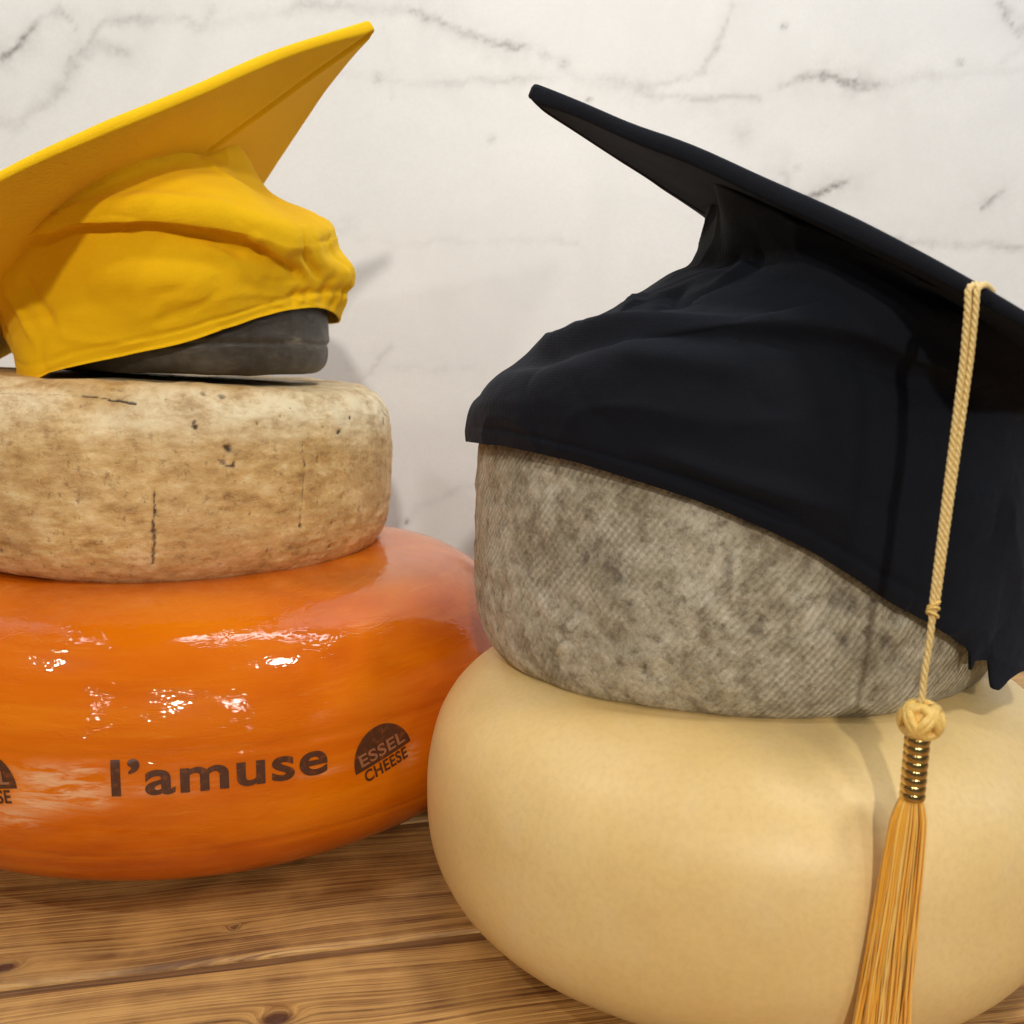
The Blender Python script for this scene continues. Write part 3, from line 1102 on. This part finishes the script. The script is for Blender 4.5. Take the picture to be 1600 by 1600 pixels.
Yc = (-.2390, .7700)
Y_LEVELS = [
    # rim
    (*Yc, [(-130, .122, 588), (-122, .124, 596), (-116, .121, 582), (-105, .1165, 569), (-90, .113, 554), (-75, .112, 537), (-60, .111, 514), (-45, .109, 493), (-35, .1085, 484), (-20, .110, 480), (-5, .110, 488), (15, .112, 500), (45, .12, 506), (90, .118, 505), (135, .118, 505), (165, .118, 512), (180, .118, 520), (-165, .110, 530), (-150, .108, 548), (-140, .113, 572)]),
    # just above the hem
    (*Yc, [(-130, .124, 565), (-122, .126, 572), (-105, .1195, 549), (-90, .116, 534), (-75, .115, 517), (-60, .114, 496), (-45, .111, 477), (-35, .110, 468), (-20, .112, 460), (-5, .117, 458), (15, .118, 468), (45, .125, 486), (90, .122, 486), (135, .122, 486), (165, .124, 492), (180, .124, 500), (-165, .117, 510), (-150, .115, 527), (-140, .118, 550)]),
    # middle of the lower panel
    (*Yc, [(-130, .128, 480), (-105, .130, 455), (-90, .130, 445), (-75, .128, 435), (-60, .124, 430), (-45, .116, 432), (-35, .117, 435), (-20, .118, 430), (-5, .123, 424), (15, .122, 424), (45, .120, 430), (90, .125, 430), (135, .125, 435), (165, .132, 440), (180, .134, 445), (-165, .131, 450), (-145, .129, 470)]),
    # under the fold
    (-.245, .755, [(-145, .135, 440), (-130, .130, 430), (-118, .124, 402), (-105, .120, 369), (-90, .1175, 351), (-75, .116, 349), (-60, .1155, 358), (-45, .119, 384), (-35, .121, 402), (-20, .121, 402), (-5, .120, 395), (15, .119, 388), (45, .120, 385), (90, .115, 380), (135, .120, 390), (165, .128, 410), (180, .132, 430), (-165, .134, 440)]),
    # lower lip of the pillow, hanging over the fold
    (-.245, .752, [(-145, .136, 436), (-130, .134, 424), (-118, .132, 399), (-105, .130, 367), (-90, .128, 349), (-75, .127, 347), (-60, .127, 356), (-45, .127, 371), (-35, .127, 384), (-20, .121, 382), (-5, .119, 374), (15, .117, 366), (45, .115, 358), (90, .108, 355), (135, .112, 370), (165, .122, 400), (180, .127, 420), (-165, .132, 434)]),
    # pillow above the fold
    (-.245, .752, [(-145, .135, 428), (-130, .135, 414), (-118, .136, 380), (-105, .132, 344), (-90, .128, 316), (-75, .126, 308), (-60, .125, 314), (-45, .124, 328), (-35, .122, 338), (-20, .116, 350), (-5, .114, 350), (15, .110, 340), (45, .108, 330), (90, .10, 330), (135, .105, 350), (165, .116, 385), (180, .121, 405), (-165, .128, 420)]),
    # neck under the board
    (-.245, .752, [(-145, .133, 426), (-130, .140, 412), (-116, .147, 392), (-106, .140, 358), (-100, .131, 334), (-93, .124, 306), (-84, .114, 281), (-75, .100, 268), (-59, .082, 258), (-40, .070, 262), (-20, .070, 292), (0, .072, 300), (45, .075, 300), (90, .082, 310), (135, .09, 345), (165, .105, 375), (180, .112, 390), (-165, .125, 410)]),
]
Y_FOLDS = [
    ([(-50, 3.1), (-42, 2.75), (-36, 2.35), (-31, 1.9)], .0045, -.0060),
    ([(-50, 3.9), (-42, 3.3), (-35, 2.7)], .0070, .0035),
    ([(-72, 2.80), (-60, 2.70), (-50, 2.45)], .0035, -.0030),
    ([(-68, 2.62), (-56, 2.30), (-45, 1.8)], .0060, .0028),
    ([(-126, 2.6), (-122, 1.9), (-117, 1.35)], .0030, .0034),
    ([(-118, 2.6), (-114, 1.9), (-110, 1.40)], .0045, -.0034),
    ([(-142, 2.4), (-136, 1.7), (-132, 1.0)], .0050, -.0020),
    ([(-100, 2.2), (-80, 2.05), (-62, 1.75)], .0120, .0028),
    ([(-84, 1.30), (-72, 1.42), (-62, 1.62)], .0022, -.0015),
    ([(-80, 1.78), (-72, 1.82)], .0018, -.0008),
    ([(-95, 5.6), (-70, 5.35), (-45, 5.1), (-25, 4.9)], .0060, -.0016),
    ([(-52, 6.5), (-48, 6.0), (-40, 5.6)], .0035, .0022),
    ([(-28, 5.2), (-26, 3.2), (-24, 1.6)], .0030, -.0034),
    ([(-20, 5.0), (-18, 3.2), (-16, 1.7)], .0055, .0024),
    ([(-8, 4.6), (-6, 2.8), (-4, 1.5)], .0035, -.0018),
    ([(-150, .98), (-122, 1.0), (-90, 1.0), (-60, 1.0), (-40, 1.0)], .0012, -.0012),
]


def yellow_ruffle(tq, v, P):
    env = np.exp(-((tq + 12) / 30.0) ** 4)
    band = np.exp(-((v - 1.0) / .75) ** 2)
    wob = np.sin(np.radians(tq) * 46 + 1.5 * vnoise(np.c_[tq * .12, v * 1.3, v * 0], 3)) * .6 + .7 * vnoise(np.c_[tq * .22, v * .8, v * 0], 5)
    band = np.exp(-((v - .9) / .65) ** 2) + .12 * np.exp(-((v - 2.3) / .9) ** 2)
    d = env * band * wob * .0026
    d += -env * np.exp(-((v - 1.15) / .22) ** 2) * .0028     # elastic channel
    d += .0012 * np.exp(-((v - .0) / .25) ** 2)
    return d


crown(ycap, Y_LEVELS, jY, YEL, Y_FOLDS, yellow_ruffle, seed=1, keep=(BLK['c'][0], BLK['c'][1], BLK['R'] + .0042, Z_BLK + .045))
tip_dir = np.array([1.0, 1.0])
corner_loc = loc2(325, 235, QY, nY)
board(ycap, QY, SY, YEL, .0070, cx=-.01, cyy=.035, bend=.0030, crease=[((SY / 2 - .006, SY / 2 - .006), corner_loc, .020, .0050)])

# ---- black cap
bcap = bpy.data.objects.new("graduation_cap", None)
COL.objects.link(bcap)
props(bcap, "black cloth graduation cap pulled down over the grey cheese wheel", "cap")
QB = (0.1812, 0.5588, 0.3458, 0.1540, 0.4802, -0.7580)
SB = .28
RB = rotm(*QB[3:6])
nB = RB[:, 2]
cB = np.array(QB[:3]) - nB * .0045
Gc = (.1223, .5777)
cornerB = on_plane(1100, 326, cB, nB)
cl = RB.T @ (cornerB - np.array(QB[:3]))
seamB = np.array([RB @ np.array([a, b, 0]) + np.array(QB[:3]) for a, b in ((cl[0] + .004, cl[1]), (-.066, -.052), (-.048, -.082), (-.028, -.118), (.05, -.126), (.11, -.115), (.122, -.03), (.11, .05), (.06, .10), (.01, .095), (-.030, .07), (-.052, .01))])
jB = junction_ring(QB, nB, (.178, .556), seamB[:1], seamB[1:], .0010)
B_LEVELS = [
    (*Gc, [(180, .1470, 690), (-165, .1475, 692), (-150, .148, 697), (-135, .149, 712), (-120, .150, 746), (-110, .150, 775), (-100, .150, 812), (-90, .150, 858), (-82, .150, 902), (-75, .150, 942), (-67, .150, 975), (-60, .150, 1004), (-57, .1515, 1021), (-56, .152, 1050), (-55.2, .152, 1034), (-52, .152, 1032), (-51.2, .154, 1074), (-49.5, .155, 1079), (-46, .156, 1062), (-42, .157, 1050), (-38, .158, 1045), (-30, .156, 1015), (-15, .152, 960), (0, .150, 900), (30, .149, 800), (60, .148, 750), (90, .148, 720), (135, .148, 700), (160, .147, 692)]),
    (*Gc, [(180, .1475, 668), (-165, .1480, 668), (-150, .149, 672), (-135, .151, 687), (-120, .152, 720), (-110, .152, 748), (-100, .152, 784), (-90, .152, 828), (-82, .152, 870), (-75, .152, 908), (-67, .152, 940), (-60, .152, 968), (-52, .153, 988), (-44, .156, 1000), (-38, .159, 1005), (-30, .157, 975), (-15, .154, 920), (0, .152, 865), (30, .151, 775), (60, .150, 730), (90, .149, 700), (135, .149, 680), (160, .148, 670)]),
    (*Gc, [(180, .1430, 630), (-165, .146, 628), (-150, .149, 625), (-135, .152, 622), (-120, .153, 630), (-105, .153, 645), (-90, .153, 680), (-75, .154, 735), (-60, .155, 790), (-45, .157, 840), (-30, .157, 850), (-15, .155, 820), (0, .152, 780), (30, .151, 700), (60, .150, 660), (90, .148, 645), (135, .147, 635), (160, .146, 630)]),
    (*Gc, [(180, .1290, 592), (-165, .134, 583), (-150, .139, 570), (-135, .143, 550), (-120, .145, 528), (-105, .146, 518), (-90, .147, 535), (-75, .148, 580), (-60, .150, 630), (-45, .152, 675), (-30, .152, 700), (-15, .150, 700), (0, .146, 690), (30, .142, 640), (60, .140, 600), (90, .139, 590), (135, .136, 590), (160, .134, 590)]),
    (.140, .569, [(180, .1130, 532), (-165, .119, 522), (-150, .122, 510), (-135, .128, 503), (-120, .134, 497), (-105, .138, 495), (-90, .139, 512), (-75, .140, 548), (-60, .141, 590), (-45, .142, 630), (-30, .141, 655), (0, .135, 640), (30, .126, 590), (60, .12, 540), (90, .115, 510), (135, .113, 520), (160, .112, 530)]),
    (.172, .560, [(180, .0930, 434), (-165, .094, 432), (-150, .095, 430), (-135, .098, 430), (-120, .116, 436), (-105, .128, 452), (-90, .134, 486), (-75, .136, 518), (-60, .137, 552), (-45, .136, 585), (-30, .132, 600), (0, .120, 590), (30, .105, 540), (60, .098, 480), (90, .094, 450), (135, .093, 436), (160, .093, 434)]),
    (.178, .558, [(180, .0840, 408), (-165, .084, 405), (-150, .085, 402), (-135, .093, 396), (-120, .112, 392), (-105, .124, 420), (-90, .131, 470), (-75, .134, 505), (-60, .135, 540), (-45, .134, 575), (-30, .130, 590), (0, .116, 560), (30, .105, 510), (60, .098, 450), (90, .092, 415), (135, .085, 408), (160, .084, 409)]),
]
B_FOLDS = [
    ([(-172, 3.75), (-150, 3.65), (-130, 3.75), (-112, 3.78), (-98, 3.65), (-85, 3.55), (-70, 3.5), (-50, 3.45)], .0065, .0075),
    ([(-165, 3.25), (-145, 3.2), (-122, 3.25), (-105, 3.3), (-92, 3.1), (-78, 3.05), (-62, 3.0)], .0090, -.0065),
    ([(-150, 4.75), (-138, 4.5), (-128, 4.35)], .0050, -.0050),
    ([(-160, 4.6), (-150, 4.4), (-142, 4.3)], .0050, .0035),
    ([(-140, 5.6), (-136, 5.1), (-134, 4.7)], .0055, .0040),
    ([(-118, 1.35), (-104, 1.25), (-92, 1.35), (-80, 1.45)], .0045, .0035),
    ([(-114, 1.15), (-102, 1.05), (-90, 1.12)], .0035, -.0030),
    ([(-125, 2.9), (-110, 2.6), (-98, 2.5)], .0060, .0028),
    ([(-170, 1.0), (-140, 1.0), (-110, 1.0), (-80, 1.0), (-55, 1.0)], .0014, -.0012),
]
crown(bcap, B_LEVELS, jB, BLKCLOTH, B_FOLDS, None, seed=5, na=840, keep=(GREY['c'][0], GREY['c'][1], GREY['R'] + .0042, Z_GREY + .118))
board(bcap, QB, SB, BLKCLOTH, .0080, cx=.01, cyy=0.0, bendx=.004, crease=[((-SB / 2 + .005, -SB / 2 + .005), (cl[0], cl[1]), .022, .0055)])


# ------------------------------------------------------------------ tassel
def tube(path, rad, nseg=7, closed=False):
    """verts, faces of a tube along path (N,3); rad scalar or array"""
    path = np.asarray(path, float)
    n = len(path)
    rad = np.full(n, rad) if np.isscalar(rad) else np.asarray(rad)
    T = np.gradient(path, axis=0)
    T /= np.linalg.norm(T, axis=1, keepdims=True) + 1e-12
    ref = np.array([0.0, 1.0, 0.0])
    A = np.cross(T, ref)
    bad = np.linalg.norm(A, axis=1) < 1e-3
    A[bad] = (1, 0, 0)
    A /= np.linalg.norm(A, axis=1, keepdims=True)
    B = np.cross(T, A)
    an = np.linspace(0, 2 * PI, nseg, endpoint=False)
    P = path[:, None, :] + rad[:, None, None] * (np.cos(an)[None, :, None] * A[:, None, :] + np.sin(an)[None, :, None] * B[:, None, :])
    P = P.reshape(-1, 3)
    f = grid_faces(n, nseg, flip=True)
    f.append(tuple(range(nseg)))
    f.append(tuple(range((n - 1) * nseg, n * nseg))[::-1])
    return P, f


def join(parts):
    V, F, k = [], [], 0
    for P, f in parts:
        V.append(P)
        F += [tuple(i + k for i in q) for q in f]
        k += len(P)
    return np.vstack(V), F


def rope(path, R, pitch, strands=3, phase=0.0, fat=.56, per_turn=14):
    path = np.asarray(path, float)
    seg = np.linalg.norm(np.diff(path, axis=0), axis=1)
    S = np.concatenate([[0], np.cumsum(seg)])
    n = int(S[-1] / pitch * per_turn)
    s = np.linspace(0, S[-1], n)
    C = np.stack([np.interp(s, S, path[:, k]) for k in range(3)], 1)
    T = np.gradient(C, axis=0)
    T /= np.linalg.norm(T, axis=1, keepdims=True)
    A = np.cross(T, np.array([0.0, 1.0, 0.01]))
    A /= np.linalg.norm(A, axis=1, keepdims=True)
    B = np.cross(T, A)
    parts = []
    for q in range(strands):
        a = -2 * PI * s / pitch + 2 * PI * q / strands + phase
        rr = R * (1 - fat * .92)
        H = C + rr * (np.cos(a)[:, None] * A + np.sin(a)[:, None] * B)
        parts.append(tube(H, R * fat, 7))
    return parts


def silk(name, a, b, rough=.38, scale=(900, 900, 900)):
    M = Mat(name)
    n = M.noise(M.mapping(M.obj, scale), 1.0, 3, .7)
    M.color(M.mix(M.ramp(n, [(.35, 0.0), (.65, 1.0)]), a, b))
    M.set(Roughness=rough, Sheen_Weight=.35, Sheen_Roughness=.3, Specular_IOR_Level=.55)
    M.b.inputs["Sheen Tint"].default_value = (1, .9, .6, 1)
    M.normal(M.bump(n, .3, .0003))
    return M.m


CORD = silk("pale_gold_cord", (.72, .50, .17), (.86, .68, .32))
KNOT = silk("yellow_knot_cord", (.80, .50, .11), (.90, .66, .22))
M = Mat("golden_thread")
M.color(M.ramp(M.attr("tone"), [(.0, (.88, .37, .015)), (.5, (.95, .47, .045)), (.8, (.95, .56, .10)), (1.0, (.96, .66, .20))]))
M.set(Roughness=.42, Sheen_Weight=.3, Specular_IOR_Level=.5, Subsurface_Weight=.1, Subsurface_Scale=.003)
FRINGE = M.m

tassel = bpy.data.objects.new("tassel", None)
COL.objects.link(tassel)
props(tassel, "golden tassel on a twisted cord hanging in front of the black cap and cream cheese", "tassel")

# where the cord bends over the front edge of the black board
L_c = RB @ np.array([-SB / 2, -SB / 2, 0]) + np.array(QB[:3])
F_c = RB @ np.array([SB / 2, -SB / 2, 0]) + np.array(QB[:3])
best = None
for t in np.linspace(0, 1, 2001):
    p = L_c + (F_c - L_c) * t
    q = np.linalg.inv(ROTC) @ (p - np.array([0, 0, CAMH]))
    px = 800 + q[0] / (-q[2]) * FPX
    if best is None or abs(px - 1521) < best[0]:
        best = (abs(px - 1521), p, t)
edge = best[1] + nB * .0050
edge_y = edge[1] - .0045
inward = RB @ np.array([0, 1, 0])
button = np.array(QB[:3]) + nB * .009


def hang(side):
    off = np.array([.00130 * side, 0, 0])
    e2 = best[1] - inward * .0035
    pts = [button + off, edge + inward * .012 + off, edge + off * 1.15, best[1] - inward * .0062 + nB * .0020 + off * 1.2]
    for (px, py, k) in ((1519, 475, 1.05), (1511, 560, .95), (1499, 650, .85), (1484, 760, .72), (1471, 860, .62), (1460, 945, .55)):
        pts.append(at_y(px, py, edge_y - .001) + off * k)
    P = np.array(pts)
    # smooth resample
    s = np.concatenate([[0], np.cumsum(np.linalg.norm(np.diff(P, axis=0), axis=1))])
    ss = np.linspace(0, s[-1], 260)
    Q = np.stack([np.interp(ss, s, P[:, k]) for k in range(3)], 1)
    for _ in range(6):
        Q[1:-1] = (Q[:-2] + 2 * Q[1:-1] + Q[2:]) / 4
    return Q


for sd in (-1, 1):
    P, f = join(rope(hang(sd), .00128, .0078, 3, phase=.8 * sd))
    mesh_obj("cord", P, f, CORD, tassel)
yk = edge_y - .001
# binding turns where the two cords meet
wrap = []
for k in range(3):
    c0 = at_y(1459 - k * 1.0, 944 + k * 8, yk)
    a = np.linspace(0, 2 * PI, 26)
    ring = c0 + np.stack([.0019 * np.cos(a), .0019 * np.sin(a), .0012 * np.cos(a + .6 + k)], 1)
    wrap.append(tube(ring, .00060, 7))
P, f = join(wrap)
mesh_obj("cord_binding", P, f, KNOT, tassel)
P, f = join(rope(np.array([at_y(1459, 945, yk), at_y(1453, 1000, yk), at_y(1445, 1050, yk), at_y(1440, 1098, yk)]), np.float64(.00135), .0095, 3, phase=.3))
mesh_obj("cord", P, f, CORD, tassel)


# knot: plaited ball made of cord loops round a core
def knot(centre, R, axis_tilt):
    parts = []
    Rt = np.array(Matrix.Rotation(axis_tilt, 3, 'Y'))
    u = np.linspace(0, 2 * PI, 420)
    for (pq, ph) in (((3, 8), 0.0), ((3, 8), PI / 8)):
        p, q = pq
        lat = .86 * np.sin(q * u / 2 * 2 / 2 + ph)
        lon = p * u
        rr = R * (1 + .10 * np.cos(q * u + ph * 2))
        X = np.stack([rr * np.cos(lat) * np.cos(lon), rr * np.cos(lat) * np.sin(lon), rr * 1.22 * np.sin(lat)], 1)
        parts.append(tube(X @ Rt.T + centre, R * .25, 8))
    th = np.linspace(0, PI, 12)
    C = np.stack([np.zeros(12), np.zeros(12), R * .85 * np.cos(th)], 1)
    parts.append(tube(C @ Rt.T + centre, np.sin(th) * R * .95 + 1e-5, 14))
    return join(parts)


kc = at_y(1439, 1124, yk)
P, f = knot(kc, .0066, .10)
mesh_obj("knot", P, f, KNOT, tassel)

# ribbed metal collar
top, bot = at_y(1434, 1150, yk), at_y(1425, 1248, yk)
M = Mat("dark_brass")
M.color(M.mix(M.noise(M.obj, 700, 3), (.70, .52, .22), (.55, .38, .14)))
M.set(Metallic=1.0, Roughness=.16)
n = 140
t = np.linspace(0, 1, n)
path = top + (bot - top) * t[:, None]
rad = .00435 + .00042 * np.abs(np.sin(t * PI * 8.0)) ** .6
P, f = tube(path, rad, 40)
col = mesh_obj("collar", P, f, M.m, tassel)

# fringe: a few hundred hanging threads
rs = np.random.RandomState(11)
parts = []
tones = []
bx, by_ = at_y(1424, 1244, yk), at_y(1366, 1660, yk)
cx_, cy_ = CREAM['c']
for k in range(460):
    a = rs.uniform(0, 2 * PI)
    r = math.sqrt(rs.uniform(0, 1))
    n = 26
    t = np.linspace(0, 1, n)
    spread = (.0040 + .0026 * np.clip(t / .09, 0, 1) ** .8 + .0048 * t)
    tb = t[:, None]
    C = bx + (by_ - bx) * tb
    wav = .0009 * np.sin(t * rs.uniform(4, 12) + rs.uniform(0, 6)) * t
    X = C + np.stack([np.cos(a) * r * spread * 1.0 + wav, np.sin(a) * r * spread * .62 - .002 * t, .0 * t], 1)
    # threads lie on the cream wheel's belly instead of sinking into it
    rr, zz = profile(CREAM['R'], CREAM['H'], CREAM['a'], CREAM['k'], 200)
    Rz = np.interp(X[:, 2], zz, rr) + .0022
    dx, dy = X[:, 0] - cx_, X[:, 1] - cy_
    d = np.hypot(dx, dy)
    g = np.maximum(Rz / np.maximum(d, 1e-6), 1)
    X[:, 0] = cx_ + dx * g
    X[:, 1] = cy_ + dy * g
    parts.append(tube(X, rs.uniform(.00020, .00040), 5))
    tones += [rs.uniform(0, 1)] * (n * 5)
P, f = join(parts)
fr = mesh_obj("fringe", P, f, FRINGE, tassel, attrs={"tone": tones})
fr["kind"] = "stuff"
